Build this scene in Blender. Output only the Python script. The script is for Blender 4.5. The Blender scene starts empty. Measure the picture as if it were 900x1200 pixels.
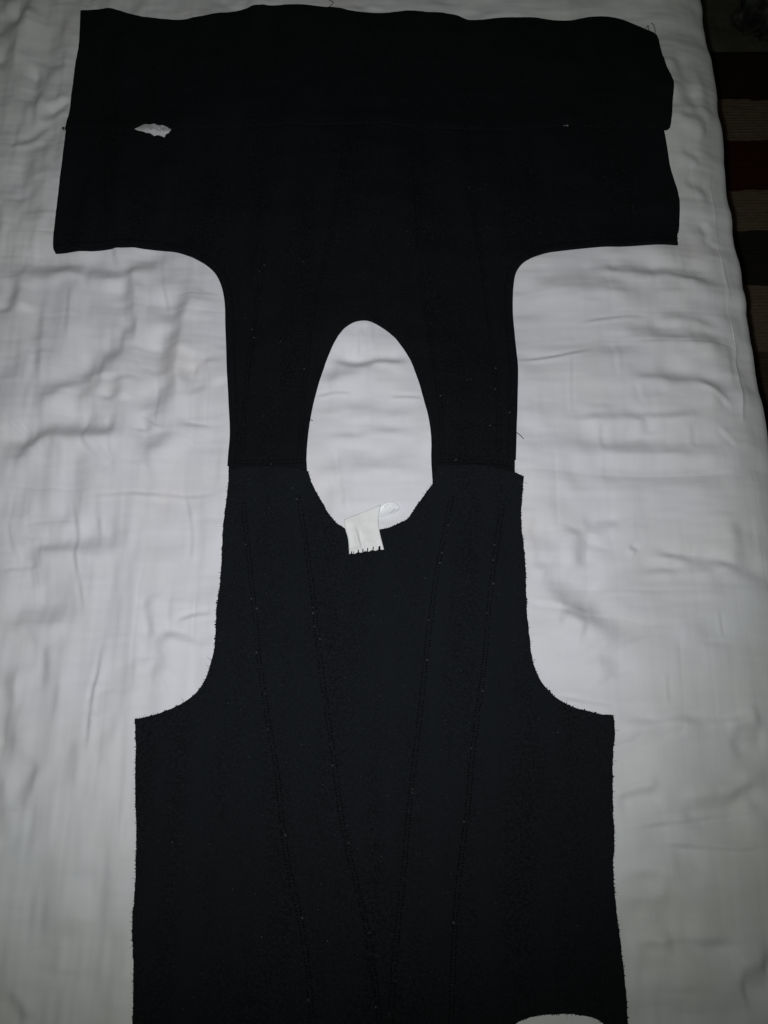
import bpy, bmesh, math, random, json
import numpy as np
from mathutils import Vector, geometry, noise

random.seed(7); rng = np.random.default_rng(7)
S = bpy.context.scene
COL = S.collection

# ------------------------------------------------------------------ camera, light, exposure
TILT = math.radians(17.5); DIST = 0.96
cam_d = bpy.data.cameras.new('camera'); cam = bpy.data.objects.new('camera', cam_d); COL.objects.link(cam)
cam.location = (0, -DIST*math.sin(TILT), DIST*math.cos(TILT)); cam.rotation_euler = (TILT, 0, 0)
cam_d.sensor_fit = 'VERTICAL'; cam_d.angle_y = 2*math.atan(600/960); cam_d.clip_start = 0.02; cam_d.clip_end = 50
S.camera = cam

world = bpy.data.worlds.new('World'); S.world = world; world.use_nodes = True
bg = world.node_tree.nodes['Background']
bg.inputs['Color'].default_value = (0.95, 1.0, 0.92, 1); bg.inputs['Strength'].default_value = 0.020

def spot(name, loc, target, power, col, size, blend, radius):
    d = bpy.data.lights.new(name, 'SPOT'); o = bpy.data.objects.new(name, d); COL.objects.link(o)
    o.location = loc; v = Vector(target) - Vector(loc)
    o.rotation_euler = v.to_track_quat('-Z', 'Y').to_euler()
    d.energy = power; d.color = col; d.spot_size = math.radians(size); d.spot_blend = blend; d.shadow_soft_size = radius
    return o
# the phone's LED flash beside the lens, plus an added wide spot tinting the corners green
FL = (-0.016, -0.300, 0.915)
spot('flash_cool', FL, (-0.07, 0.04, 0), 13.2, (0.815, 0.775, 1.0), 76, 1.0, 0.006)
spot('added_wide_spot', (FL[0]-0.006, FL[1], FL[2]), (-0.10, 0.27, 0), 17.0, (0.94, 1.0, 0.90), 132, 1.0, 0.006)

S.view_settings.view_transform = 'Standard'; S.view_settings.look = 'None'
S.view_settings.exposure = 0.0; S.view_settings.gamma = 1.0; S.view_settings.use_curve_mapping = False

# ------------------------------------------------------------------ measured plan outlines, millimetres
DATA = json.loads(r'''{"front":[[[-184.5,38.9],[-185.1,49.7],[-185.5,73.5],[-185.0,101.1],[-188.8,140.5],[-194.7,198.5],[-199.6,246.3],[-202.8,283.1],[-208.6,306.8],[-217.3,323.2],[-233.5,337.2],[-254.2,348.7],[-276.9,356.5],[-299.4,360.3],[-321.7,361.6],[-354.8,360.3],[-387.8,357.1],[-420.8,355.2],[-428.5,355.2]],[[-428.5,355.2],[-431.9,360.3],[-432.8,372.0]],[[-432.8,372.0],[-433.1,411.6],[-433.1,458.8],[-434.3,507.4],[-436.6,547.1]],[[-436.6,547.1],[-434.4,558.6]],[[-434.4,558.6],[-386.6,560.1],[-351.0,555.7],[-341.2,550.7]],[[-341.2,550.7],[-335.0,547.1],[-330.2,545.0],[-324.0,541.4]],[[-324.0,541.4],[-319.3,540.7],[-313.1,536.4]],[[-313.1,536.4],[-309.8,538.5],[-306.3,538.5],[-299.7,535.7]],[[-299.7,535.7],[-298.3,540.7],[-295.0,542.1]],[[-295.0,542.1],[-291.9,547.1],[-287.7,554.3]],[[-287.7,554.3],[-175.7,560.1],[0.0,561.5],[175.8,561.5],[242.4,557.9]],[[242.4,557.9],[247.0,557.6],[251.7,557.2],[256.3,555.7]],[[256.3,555.7],[315.8,554.3],[381.6,545.7]],[[381.6,545.7],[383.7,521.5],[385.4,493.4],[389.1,462.9],[392.4,441.1],[390.9,411.6],[387.8,387.7],[385.5,382.5]],[[385.5,382.5],[383.1,365.5]],[[383.1,365.5],[344.2,364.9],[299.6,362.9],[266.2,361.6],[232.7,357.8],[210.3,353.9],[193.3,347.4],[178.5,338.5],[170.3,327.0],[166.1,308.0],[163.7,270.7],[164.1,222.2],[164.5,186.7],[161.2,140.5],[158.5,106.7],[155.1,57.2],[154.2,36.8]],[[154.2,36.8],[111.0,41.1],[57.5,38.9]],[[57.5,38.9],[56.4,62.6],[56.4,93.3],[53.7,117.9],[48.9,140.5],[42.0,169.2],[31.7,198.5],[21.3,216.2],[10.7,230.6],[-2.1,241.5],[-16.1,248.7],[-27.4,249.9],[-36.5,247.5],[-48.2,239.0],[-61.8,219.2],[-70.9,197.3],[-79.1,168.1],[-85.4,143.4],[-89.8,116.8],[-91.7,94.4],[-92.6,68.1],[-90.7,38.9]],[[-90.7,38.9],[-141.1,37.8],[-184.5,38.9]]],
"flap":[[[-437.7,756.3],[-419.5,758.7],[-382.7,761.1],[-367.4,756.3],[-325.5,741.9],[-288.4,738.8],[-258.0,741.9],[-215.6,753.1],[-172.9,762.7],[-129.9,769.1],[-105.1,767.5],[-80.3,762.7],[-37.0,756.3],[-6.2,754.7],[37.0,759.5],[74.0,757.9],[104.8,756.3],[125.5,746.7],[172.4,751.5],[215.6,753.1],[252.2,748.3],[273.2,748.3],[301.9,754.7],[326.5,753.1],[350.2,743.5],[373.5,729.3],[388.4,719.8],[391.6,715.1]],[[391.6,715.1],[392.5,705.7],[392.6,688.6],[395.3,656.4],[399.9,630.8],[400.2,611.4],[395.6,579.0],[389.0,544.2]],[[389.0,544.2],[383.4,540.7],[373.4,545.0],[338.5,547.1],[292.0,548.6],[259.5,551.4]],[[259.5,551.4],[254.9,553.6],[250.4,555.5],[245.6,554.3]],[[245.6,554.3],[239.6,551.4],[175.3,551.4],[0.0,551.4],[-175.2,550.0],[-275.4,545.7],[-290.6,546.4]],[[-290.6,546.4],[-296.8,550.7],[-304.1,554.3],[-308.7,553.2],[-314.7,555.0],[-320.4,553.6],[-327.6,555.7],[-335.6,553.6],[-341.3,551.4]],[[-341.3,551.4],[-345.6,547.1],[-385.5,550.0],[-436.6,547.1]],[[-436.6,547.1],[-436.5,586.3],[-437.4,656.4],[-435.0,699.5],[-436.4,734.0],[-437.7,756.3]]],
"back":[[[-183.8,52.9],[-162.2,56.1],[-131.8,56.1],[-106.4,54.0],[-90.0,49.7]],[[-90.0,49.7],[-87.3,40.4],[-82.4,29.3],[-73.0,12.8],[-64.2,-2.0],[-55.6,-11.7],[-47.1,-17.9],[-37.6,-21.0],[-24.7,-23.0],[-11.9,-21.5],[-4.0,-19.4],[6.9,-16.8],[17.9,-11.7],[28.4,-6.5],[39.5,10.3],[49.2,22.9],[57.2,33.6]],[[57.2,33.6],[58.6,45.3],[62.8,55.0]],[[62.8,55.0],[86.2,56.1],[111.5,56.1],[131.6,52.9],[155.6,45.3],[164.4,41.1]],[[164.4,41.1],[162.4,19.8],[160.3,-1.3],[160.3,-19.9],[162.1,-42.5],[162.0,-82.6],[161.4,-112.1],[162.5,-145.8],[164.1,-169.3],[168.8,-186.1],[177.2,-201.8],[190.4,-215.5],[208.3,-224.5],[230.9,-230.8],[245.6,-232.6]],[[245.6,-232.6],[245.8,-251.3],[242.0,-286.4],[239.3,-329.0],[237.4,-362.2],[234.8,-382.5],[234.5,-406.6],[236.5,-434.1],[239.0,-464.9],[240.5,-495.1],[240.4,-524.5],[239.6,-560.4],[238.2,-602.3]],[[238.2,-602.3],[226.9,-602.3]],[[226.9,-602.3],[227.2,-571.0],[224.4,-546.2],[218.3,-529.6],[208.1,-522.0],[191.7,-519.0],[170.9,-517.9],[150.0,-519.8],[134.8,-523.8],[122.7,-533.2],[112.0,-549.8],[104.5,-574.6],[100.1,-602.3]],[[100.1,-602.3],[-40.3,-603.7],[-240.6,-602.3]],[[-240.6,-602.3],[-247.0,-524.5],[-251.0,-472.5],[-255.4,-434.1],[-255.8,-402.6],[-258.6,-362.2],[-264.0,-303.6],[-267.0,-260.2],[-270.2,-235.3]],[[-270.2,-235.3],[-258.4,-233.5],[-240.4,-228.1],[-220.7,-219.1],[-206.6,-208.2],[-196.5,-192.6],[-191.1,-174.0],[-188.8,-150.5],[-189.7,-121.8],[-188.6,-92.5],[-188.4,-62.7],[-188.3,-32.3],[-187.2,-1.3],[-184.7,25.1],[-183.8,52.9]]],
"hems":[[[-185.6,57.2],[-185.5,73.5],[-185.0,101.1],[-188.8,140.5],[-194.7,198.5],[-199.6,246.3],[-202.8,283.1],[-208.6,306.8],[-217.3,323.2],[-233.5,337.2],[-254.2,348.7],[-276.9,356.5],[-299.4,360.3],[-321.7,361.6],[-354.8,360.3],[-387.8,357.1],[-420.8,355.2],[-428.5,355.2]],[[383.1,365.5],[344.2,364.9],[299.6,362.9],[266.2,361.6],[232.7,357.8],[210.3,353.9],[193.3,347.4],[178.5,338.5],[170.3,327.0],[166.1,308.0],[163.7,270.7],[164.1,222.2],[164.5,186.7],[161.2,140.5],[158.5,106.7],[155.4,62.6]]],
"back_seams":[[[-165.9,11.3],[-158.2,-42.5],[-148.5,-102.3],[-138.6,-169.3],[-126.4,-233.5],[-115.1,-286.4],[-103.6,-353.9],[-95.1,-394.6],[-84.3,-434.1],[-78.2,-464.9],[-71.9,-509.9],[-68.1,-560.4]],[[-101.2,19.8],[-92.8,-27.1],[-83.4,-82.6],[-76.4,-131.4],[-68.4,-188.0],[-60.9,-233.5],[-53.6,-277.7],[-45.5,-329.0],[-36.1,-370.4],[-27.0,-402.6],[-18.9,-434.1],[-14.5,-457.3],[-7.6,-495.1],[-3.3,-539.0]],[[79.1,17.6],[70.1,-27.1],[60.3,-72.7],[52.7,-121.8],[46.2,-169.3],[39.8,-224.5],[32.7,-277.7],[24.9,-337.3],[21.1,-378.5],[14.6,-434.1],[10.2,-472.5],[6.7,-524.5]],[[138.9,11.3],[129.7,-42.5],[120.9,-92.5],[115.2,-141.0],[108.7,-188.0],[100.6,-233.5],[92.4,-286.4],[86.4,-337.3],[79.0,-378.5],[73.5,-418.4],[69.7,-464.9],[65.7,-524.5]]],
"front_seams":[[[-99.8,71.3],[-99.2,117.9],[-96.7,175.0],[-92.0,234.2],[-81.9,308.0],[-71.2,372.0],[-63.3,431.7],[-55.2,493.4]],[[69.2,71.3],[68.2,117.9],[64.9,163.4],[58.6,222.2],[51.0,283.1],[46.4,346.2],[42.9,425.0],[39.1,493.4]],[[136.6,73.5],[137.9,129.2],[136.0,186.7],[133.5,258.5],[127.7,333.4],[119.9,398.3],[110.6,458.8]],[[-170.2,73.5],[-169.4,117.9],[-168.1,175.0],[-164.7,234.2],[-160.0,295.5],[-154.1,359.0]]],
"shoulder_seams":[[[-178.6,60.5],[-152.3,61.5],[-121.8,61.0],[-97.5,62.6]],[[64.0,61.5],[91.4,61.0],[121.8,59.4],[150.0,56.1]]],
"cross_rows":[[[-386.0,554.3],[-378.5,493.4],[-369.2,425.0],[-362.0,365.5]],[[333.5,479.5],[328.1,431.7],[324.1,387.7]],[[87.3,100.0],[113.2,104.4],[142.0,105.6]]],
"threads":[[[-84.4,783.7],[-79.3,775.6],[-73.0,769.1],[-76.6,764.3],[-80.2,759.5]],[[385.4,738.8],[387.6,735.6],[389.1,726.1],[388.3,718.2]],[[376.1,730.8],[377.7,729.3],[380.0,734.0],[380.0,721.4]],[[155.1,98.9],[159.1,96.7],[163.0,93.3],[166.9,88.9]],[[-94.0,117.9],[-90.9,116.8],[-86.2,115.6]]],
"tufts":[[-440.2,552.9],[385.5,538.5],[386.1,532.8],[250.4,555.0]],
"slit":[[-337.9,553.7],[-295.4,549.3]],
"tagL":[[-46.6,-11.2],[-45.1,-21.3],[-42.0,-31.5],[-40.9,-39.7],[-40.4,-49.8]],
"tagR":[[-4.0,7.5],[-6.0,-5.3],[-6.6,-10.9],[-5.2,-23.3],[-2.7,-34.2],[0.0,-43.7]],
"leaf_top":[[-17.9,1.2],[-9.0,5.4],[-3.0,8.6],[2.0,11.7],[8.7,12.8],[14.0,10.1],[17.5,5.9]],
"leaf_bot":[[-16.8,-9.2],[-9.9,-8.1],[-4.0,-6.7],[4.7,-5.0],[10.4,-3.2],[14.9,-0.8],[17.7,2.8]],
"ticks":[[-37.7,-48.1],[-35.2,-48.1],[-29.9,-46.6],[-24.5,-45.7],[-19.1,-44.5],[-12.7,-43.0],[-5.4,-42.5]],
"marks":[[[0.5,6.7],[2.6,8.3]],[[3.2,8.8],[5.0,9.8]],[[6.5,-0.4],[8.4,0.4]],[[9.1,0.8],[10.9,1.9]],[[11.5,2.3],[13.1,3.5]]],
"piping":[[444.2,462.1],[442.1,398.7],[443.1,361.9],[444.1,325.9],[445.8,304.3],[444.5,285.6],[443.8,254.7],[444.5,218.5],[440.3,194.7],[439.7,165.4],[435.7,119.7]],
"wrinkles":[[[[-260.5,317.0],[-259.4,301.8],[-258.7,248.6],[-264.2,208.9],[-259.2,157.3],[-256.3,119.7]],7,0.42,1],[[[-252.3,121.9],[-260.7,97.2],[-297.1,78.4]],8,0.3,1],[[[-328.9,342.5],[-327.9,332.2],[-324.7,285.6],[-317.6,245.0],[-320.9,222.0]],5,0.38,1],[[[-320.8,220.8],[-337.7,208.9],[-353.1,192.3],[-358.0,168.9],[-362.1,139.0]],8,0.3,1],[[[-329.5,179.4],[-331.1,142.4]],8,0.3,1],[[[-457.5,53.3],[-439.7,71.8],[-419.0,93.9],[-388.9,100.6],[-350.6,99.5],[-309.7,102.8]],7,0.45,1],[[[-494.7,317.0],[-440.8,325.9],[-404.9,329.7],[-349.1,323.3],[-312.6,333.5],[-268.8,338.6]],6,0.32,1],[[[-471.6,317.0],[-468.9,264.6]],6,0.35,1],[[[-439.8,291.8],[-430.9,204.2],[-427.2,150.4]],4,0.25,1],[[[-430.7,144.7],[-401.9,157.3],[-369.4,177.1],[-342.1,188.8]],6,0.28,1],[[[-292.1,352.8],[-282.4,301.8],[-273.5,258.4]],2.5,0.35,1],[[[-406.7,317.0],[-400.2,260.9],[-390.5,177.1]],3,0.25,1],[[[-392.8,310.7],[-381.3,188.8]],3,0.2,1],[[[-229.4,198.2],[-221.6,177.1],[-213.0,157.3]],6,0.22,1],[[[-248.7,116.3],[-217.5,114.0],[-189.4,111.8]],2.5,0.2,-1],[[[-361.2,131.0],[-359.8,89.5],[-345.6,71.8],[-328.4,53.3]],3,0.35,1],[[[-340.5,121.9],[-335.7,105.1]],2.5,0.35,-1],[[[-336.6,83.9],[-326.9,58.7]],2.5,0.35,-1],[[[-300.4,114.0],[-293.8,75.1]],3,0.25,1],[[[-284.2,131.0],[-285.9,102.8]],5,0.25,1],[[[-357.1,19.0],[-302.2,23.2],[-264.9,23.2],[-211.4,21.1],[-185.6,28.6]],2.5,0.3,1],[[[-235.2,29.6],[-231.8,10.5],[-225.5,-20.8],[-223.2,-66.7]],2.6,0.42,1],[[[-219.4,21.1],[-212.6,-20.8],[-210.5,-81.7]],7,0.14,1],[[[-369.7,23.2],[-359.6,-20.8],[-355.0,-61.7],[-346.8,-91.7],[-339.1,-125.9]],2.6,0.4,1],[[[-415.2,-13.6],[-366.2,-7.3]],5,0.25,1],[[[-419.2,-43.4],[-362.2,-41.4],[-296.5,-37.3]],6,0.3,1],[[[-337.0,0.0],[-330.1,-46.5]],3,0.28,1],[[[-429.5,-145.1],[-415.3,-130.7],[-396.0,-124.0],[-339.0,-126.9]],7,0.28,1],[[[-316.2,-151.8],[-316.8,-182.9],[-320.5,-209.6],[-320.2,-237.8],[-319.1,-273.3]],2.6,0.6,1],[[[-309.2,-201.4],[-306.8,-233.3]],7,0.16,1],[[[-379.3,-149.9],[-372.1,-207.8]],4,0.24,1],[[[-413.9,-168.8],[-404.8,-242.2],[-394.2,-286.3]],6,0.28,1],[[[-270.6,-96.6],[-263.5,-133.6],[-259.2,-149.9]],4,0.32,1],[[[-191.5,-120.1],[-202.1,-120.1],[-213.6,-121.1],[-235.1,-128.8]],3,0.5,1],[[[-255.2,-141.3],[-219.3,-148.9],[-194.8,-159.4]],4,0.32,1],[[[-238.5,-171.6],[-261.5,-189.4]],5,0.15,1],[[[-278.5,-168.8],[-274.6,-210.6]],7,0.17,1],[[[-440.2,-69.7],[-397.9,-63.7]],2.5,0.28,1],[[[-405.3,-36.3],[-395.3,-91.7]],6,0.22,1],[[[-445.0,0.0],[-421.0,-66.7]],2.5,0.22,1],[[[-420.0,0.0],[-418.2,-29.1]],2.5,0.25,-1],[[[-367.0,-277.6],[-377.9,-306.2],[-379.7,-333.4]],5,0.24,1],[[[-409.6,-286.3],[-397.1,-362.5]],5,0.3,1],[[[-371.6,-496.0],[-363.1,-509.4],[-350.0,-525.6]],4,0.3,1],[[[-334.4,-251.2],[-330.4,-310.5]],5,0.16,1],[[[-303.1,-242.2],[-299.5,-286.3]],4,0.16,1],[[[-335.0,-450.3],[-333.7,-488.5]],7,0.12,1],[[[-276.8,-473.3],[-274.4,-521.9]],8,0.12,1],[[[-515.6,783.5],[-524.3,736.9],[-527.4,686.7],[-526.6,654.5]],6,0.45,1],[[[-490.4,672.8],[-485.6,616.8],[-480.7,550.8]],4,0.32,1],[[[-480.9,665.2],[-475.8,604.9]],7,0.2,1],[[[-457.4,775.4],[-459.3,686.7],[-457.3,639.3]],6,0.22,1],[[[-472.2,585.7],[-455.7,596.0],[-438.2,609.3]],4,0.3,-1],[[[-479.4,568.2],[-460.5,576.9],[-439.7,591.6]],4,0.22,1],[[[-520.1,522.2],[-479.3,539.3],[-459.4,568.2]],4,0.24,1],[[[-477.8,527.9],[-477.2,478.7],[-459.3,428.1]],7,0.26,1],[[[-459.3,558.0],[-448.7,489.8]],4,0.3,-1],[[[-509.0,434.8],[-502.7,381.5]],4,0.35,1],[[[-483.4,413.3],[-440.5,413.3]],5,0.18,1],[[[-460.6,359.3],[-456.5,336.1]],2.2,0.35,1],[[[-452.0,361.9],[-449.4,341.2]],2.0,0.3,1],[[[-550.5,783.5],[-545.3,719.5],[-542.7,657.5]],7,0.3,1],[[[-423.4,783.5],[-426.3,764.1]],5,0.2,1],[[[-362.7,799.8],[-361.7,748.1]],6,0.2,1],[[[-293.9,799.8],[-292.5,748.1]],6,0.15,1],[[[-225.1,799.8],[-225.4,760.9]],6,0.15,1],[[[-25.0,799.8],[-27.2,760.9]],5,0.15,1],[[[137.6,799.8],[138.6,757.7]],6,0.15,1],[[[-70.1,199.4],[-53.1,195.9],[-36.0,192.3],[-2.1,195.9],[35.0,192.3]],4,0.45,1],[[[-75.7,163.1],[-59.1,175.9],[-31.8,186.4],[-5.3,188.8]],6,0.32,1],[[[-85.8,148.1],[-75.4,150.4],[-62.9,152.7],[-35.6,152.1]],2.2,0.5,1],[[[5.2,149.3],[26.2,147.0],[49.1,145.3]],2.2,0.5,1],[[[-32.3,240.1],[-31.9,203.0]],3,0.32,1],[[[-20.5,247.4],[-19.2,213.7]],2.5,0.3,1],[[[-77.2,95.0],[-35.0,98.4],[-10.3,105.1],[51.5,98.4]],4,0.2,1],[[[-57.5,86.1],[-49.6,37.1],[-44.9,-5.2]],3,0.3,1],[[[-62.8,42.5],[-56.0,0.0]],7,0.14,1],[[[-89.4,50.1],[-23.4,60.9],[50.9,58.7]],6,0.2,1],[[[-81.2,131.0],[-31.3,133.3],[46.8,124.2]],5,0.14,1],[[[259.6,333.5],[330.6,325.9],[385.0,319.5],[433.0,306.9]],5,0.34,1],[[[243.7,249.9],[280.9,257.2],[337.5,260.9]],2.5,0.4,1],[[[335.3,260.9],[385.9,258.4],[436.2,246.2]],4,0.2,1],[[[159.3,197.6],[166.7,198.2],[205.2,201.8],[262.5,213.7]],2.4,0.5,1],[[[295.8,241.3],[354.1,232.9],[410.2,226.9],[440.3,219.7]],6,0.28,1],[[[234.5,210.1],[230.1,162.0],[229.5,123.1]],2,0.28,1],[[[300.8,177.1],[355.4,174.7],[396.5,165.4],[422.9,141.2]],5,0.34,1],[[[383.8,164.3],[408.0,147.0],[424.7,131.0]],3,0.3,-1],[[[289.0,224.4],[288.1,177.1]],3,0.2,-1],[[[313.7,167.8],[315.1,139.0]],3,0.25,-1],[[[207.5,119.7],[293.8,121.9],[363.5,123.1],[401.7,129.9]],4,0.24,1],[[[313.5,121.9],[319.4,97.2]],4,0.32,1],[[[262.1,115.2],[263.3,78.4]],3,0.28,1],[[[370.5,111.8],[372.0,79.5]],3,0.24,1],[[[217.1,77.3],[290.0,78.4],[358.2,75.1],[409.8,78.4]],5,0.22,1],[[[401.2,108.4],[422.4,80.6]],3,0.24,-1],[[[172.6,47.9],[253.3,42.5],[354.3,39.3],[405.6,44.7]],7,0.12,1],[[[234.5,-20.8],[227.0,-41.4],[228.0,-68.7]],5,0.34,1],[[[236.4,-21.9],[253.7,-16.7],[278.9,-12.5]],4,0.24,1],[[[284.4,-39.4],[293.5,-48.5]],5,0.34,1],[[[307.4,-47.5],[344.0,-54.6],[382.5,-61.7],[410.8,-69.7]],4,0.46,1],[[[285.3,-72.7],[329.7,-68.7],[368.8,-69.7],[390.9,-72.7]],4,0.34,1],[[[175.6,-78.7],[206.2,-101.5],[228.0,-121.1],[248.6,-140.3],[260.9,-164.1]],8,0.34,1],[[[197.5,-117.2],[230.4,-127.8]],5,0.28,1],[[[160.6,-104.5],[202.5,-113.3],[232.5,-124.9]],3,0.3,-1],[[[240.0,-164.1],[250.5,-196.8]],12,0.2,1],[[[186.8,-211.5],[218.9,-218.8],[250.2,-223.3]],2,0.36,1],[[[242.3,-240.0],[286.8,-238.7],[317.6,-236.0],[361.0,-237.8],[404.6,-229.7]],4,0.4,1],[[[375.8,-116.2],[376.5,-149.9]],2,0.24,1],[[[308.3,-182.9],[306.8,-224.2]],2,0.2,1],[[[368.0,-255.6],[411.9,-244.0]],5,0.28,1],[[[162.3,-33.2],[209.3,-41.4]],5,0.17,1],[[[170.7,-59.7],[190.8,-68.7]],8,0.17,1],[[[241.2,-319.0],[259.8,-312.2],[291.2,-305.3]],4,0.42,1],[[[305.5,-324.1],[356.5,-318.1],[384.1,-307.0],[412.0,-301.9]],5,0.34,1],[[[244.2,-346.8],[267.7,-344.3],[293.8,-341.7],[328.1,-338.4],[369.8,-334.2],[408.2,-328.3]],3,0.5,1],[[[279.3,-361.7],[332.1,-365.0],[370.8,-367.4],[403.1,-364.1]],3,0.45,1],[[[239.0,-387.8],[275.5,-391.0],[326.3,-391.8]],5,0.28,1],[[[236.7,-414.3],[283.5,-416.6],[323.8,-413.5]],7,0.22,1],[[[243.3,-458.0],[289.1,-454.2],[334.6,-453.4],[373.2,-453.4]],4,0.34,1],[[[246.9,-474.1],[294.7,-465.7]],6,0.24,1],[[[350.2,-478.6],[387.6,-472.6]],5,0.34,1],[[[351.1,-491.5],[385.9,-484.7]],5,0.34,1],[[[244.6,-499.7],[295.6,-496.0],[361.7,-507.1]],8,0.14,1],[[[410.0,0.0],[405.3,-81.7]],6,0.16,1],[[[430.8,408.0],[430.5,368.4]],4,0.3,-1],[[[358.6,688.3],[361.3,627.3]],7,0.18,1],[[[413.3,688.3],[413.9,582.8]],5,0.18,1],[[[436.6,657.5],[435.8,568.2]],4,0.2,-1],[[[400.5,568.2],[446.6,559.5]],5,0.24,1],[[[400.7,462.1],[439.6,452.5]],5,0.2,1],[[[400.2,510.9],[430.2,499.6]],5,0.2,1],[[[186.5,310.7],[273.7,303.1],[338.3,291.8]],7,0.12,1],[[[-396.6,-378.9],[-342.7,-387.0],[-264.2,-380.5]],10,0.1,1],[[[-389.3,-430.8],[-327.8,-438.7],[-259.1,-434.8]],10,0.1,1]]}''')

# ------------------------------------------------------------------ helpers
def mm(p): return np.array(p, float)*0.001
def spline(pts, step):
    """Catmull-Rom through the points, resampled at an even step (metres)."""
    P = np.array(pts, float)
    if len(P) < 3: Q = P
    else:
        E = np.vstack([2*P[0]-P[1], P, 2*P[-1]-P[-2]]); out = []
        for i in range(1, len(E)-2):
            p0, p1, p2, p3 = E[i-1:i+3]
            a = math.sqrt(max(np.linalg.norm(p1-p0), 1e-9)); b = math.sqrt(max(np.linalg.norm(p2-p1), 1e-9)); c = math.sqrt(max(np.linalg.norm(p3-p2), 1e-9))
            m1 = b*((p1-p0)/a - (p2-p0)/(a+b) + (p2-p1)/b) if a > 1e-6 else p2-p1
            m2 = b*((p2-p1)/b - (p3-p1)/(b+c) + (p3-p2)/c) if c > 1e-6 else p2-p1
            for t in np.linspace(0, 1, 12, endpoint=False):
                t2, t3 = t*t, t**3
                out.append((2*t3-3*t2+1)*p1 + (t3-2*t2+t)*m1 + (-2*t3+3*t2)*p2 + (t3-t2)*m2)
        out.append(P[-1]); Q = np.array(out)
    L = np.concatenate([[0], np.cumsum(np.linalg.norm(np.diff(Q, axis=0), axis=1))])
    n = max(2, int(round(L[-1]/step))+1); s = np.linspace(0, L[-1], n)
    return np.stack([np.interp(s, L, Q[:, k]) for k in range(Q.shape[1])], 1)
def ring(runs, step):
    return np.vstack([spline(mm(r), step)[:-1] for r in runs])
def seg_dist(P, A, B, chunk=4000):
    """distance of points to the nearest of the segments; also index and signed side"""
    out = np.empty(len(P)); idx = np.empty(len(P), int)
    d = B-A; dd = np.maximum((d**2).sum(1), 1e-14)
    for i in range(0, len(P), chunk):
        p = P[i:i+chunk, None, :]-A[None]
        t = np.clip((p*d[None]).sum(2)/dd[None], 0, 1)
        q = ((p-t[..., None]*d[None])**2).sum(2)
        k = q.argmin(1); idx[i:i+chunk] = k; out[i:i+chunk] = np.sqrt(q[np.arange(len(k)), k])
    return out, idx
def line_dist(P, L): return seg_dist(P, L[:-1], L[1:])[0]
def inside(P, R, chunk=4000):
    A = R; B = np.roll(R, -1, 0); out = np.zeros(len(P), bool)
    for i in range(0, len(P), chunk):
        x = P[i:i+chunk, 0][:, None]; y = P[i:i+chunk, 1][:, None]
        c = ((A[None, :, 1] > y) != (B[None, :, 1] > y))
        with np.errstate(divide='ignore', invalid='ignore'):
            xi = (B[:, 0]-A[:, 0])[None]*(y-A[None, :, 1])/((B[:, 1]-A[:, 1])[None])+A[None, :, 0]
        out[i:i+chunk] = (c & (x < xi)).sum(1) % 2 == 1
    return out
def smooth(a, b, x):
    t = np.clip((x-a)/(b-a), 0, 1); return t*t*(3-2*t)
def vnoise(X, Y, cell, seed):
    """smooth value noise"""
    r = np.random.default_rng(seed); G = r.standard_normal((128, 128))
    u = (X/cell) % 127; v = (Y/cell) % 127
    i = np.floor(u).astype(int); j = np.floor(v).astype(int); fu = u-i; fv = v-j
    fu = fu**3*(fu*(6*fu-15)+10); fv = fv**3*(fv*(6*fv-15)+10)
    i1 = (i+1) % 127; j1 = (j+1) % 127; i %= 127; j %= 127
    return (G[i, j]*(1-fu)+G[i1, j]*fu)*(1-fv)+(G[i, j1]*(1-fu)+G[i1, j1]*fu)*fv
def mesh_obj(name, V, Fc, mats, parent=None, smooth_=True, mi=None):
    me = bpy.data.meshes.new(name); me.from_pydata([tuple(v) for v in V], [], [tuple(int(k) for k in f) for f in Fc])
    for m in (mats if isinstance(mats, (list, tuple)) else [mats]): me.materials.append(m)
    me.polygons.foreach_set('use_smooth', [smooth_]*len(me.polygons))
    if mi is not None: me.polygons.foreach_set('material_index', [int(k) for k in mi])
    me.update()
    o = bpy.data.objects.new(name, me); COL.objects.link(o)
    if parent: o.parent = parent
    return o
def grid_faces(nu, nv):
    i = np.arange(nu-1)[:, None]*nv+np.arange(nv-1)[None]
    return np.stack([i, i+nv, i+nv+1, i+1], -1).reshape(-1, 4)
def tube(V, Fc, path, r, n=6):
    path = np.array(path, float); b = len(V)
    for k, p in enumerate(path):
        t = path[min(k+1, len(path)-1)]-path[max(k-1, 0)]; t /= np.linalg.norm(t)+1e-12
        a = np.cross(t, (0, 0, 1.0)); a = a/(np.linalg.norm(a)+1e-9) if np.linalg.norm(a) > 1e-3 else np.array((1.0, 0, 0)); c = np.cross(a, t)
        rr = r if np.isscalar(r) else r[k]
        for q in range(n):
            f = 2*math.pi*q/n; V.append(p+rr*(math.cos(f)*a+math.sin(f)*c))
    for k in range(len(path)-1):
        for q in range(n): Fc.append((b+k*n+q, b+k*n+(q+1) % n, b+(k+1)*n+(q+1) % n, b+(k+1)*n+q))
    Fc.append(tuple(b+q for q in range(n))[::-1]); Fc.append(tuple(b+(len(path)-1)*n+q for q in range(n)))
def octa(V, Fc, c, t, s, L, W, H):
    b = len(V); c = np.array(c); t = np.array(t); s = np.array(s)
    for v in (t*L, s*W, -t*L, -s*W): V.append(c+v)
    V.append(c+np.array((0, 0, H))); V.append(c-np.array((0, 0, H*.6)))
    for q in range(4): Fc.append((b+q, b+(q+1) % 4, b+4)); Fc.append((b+(q+1) % 4, b+q, b+5))

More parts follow.
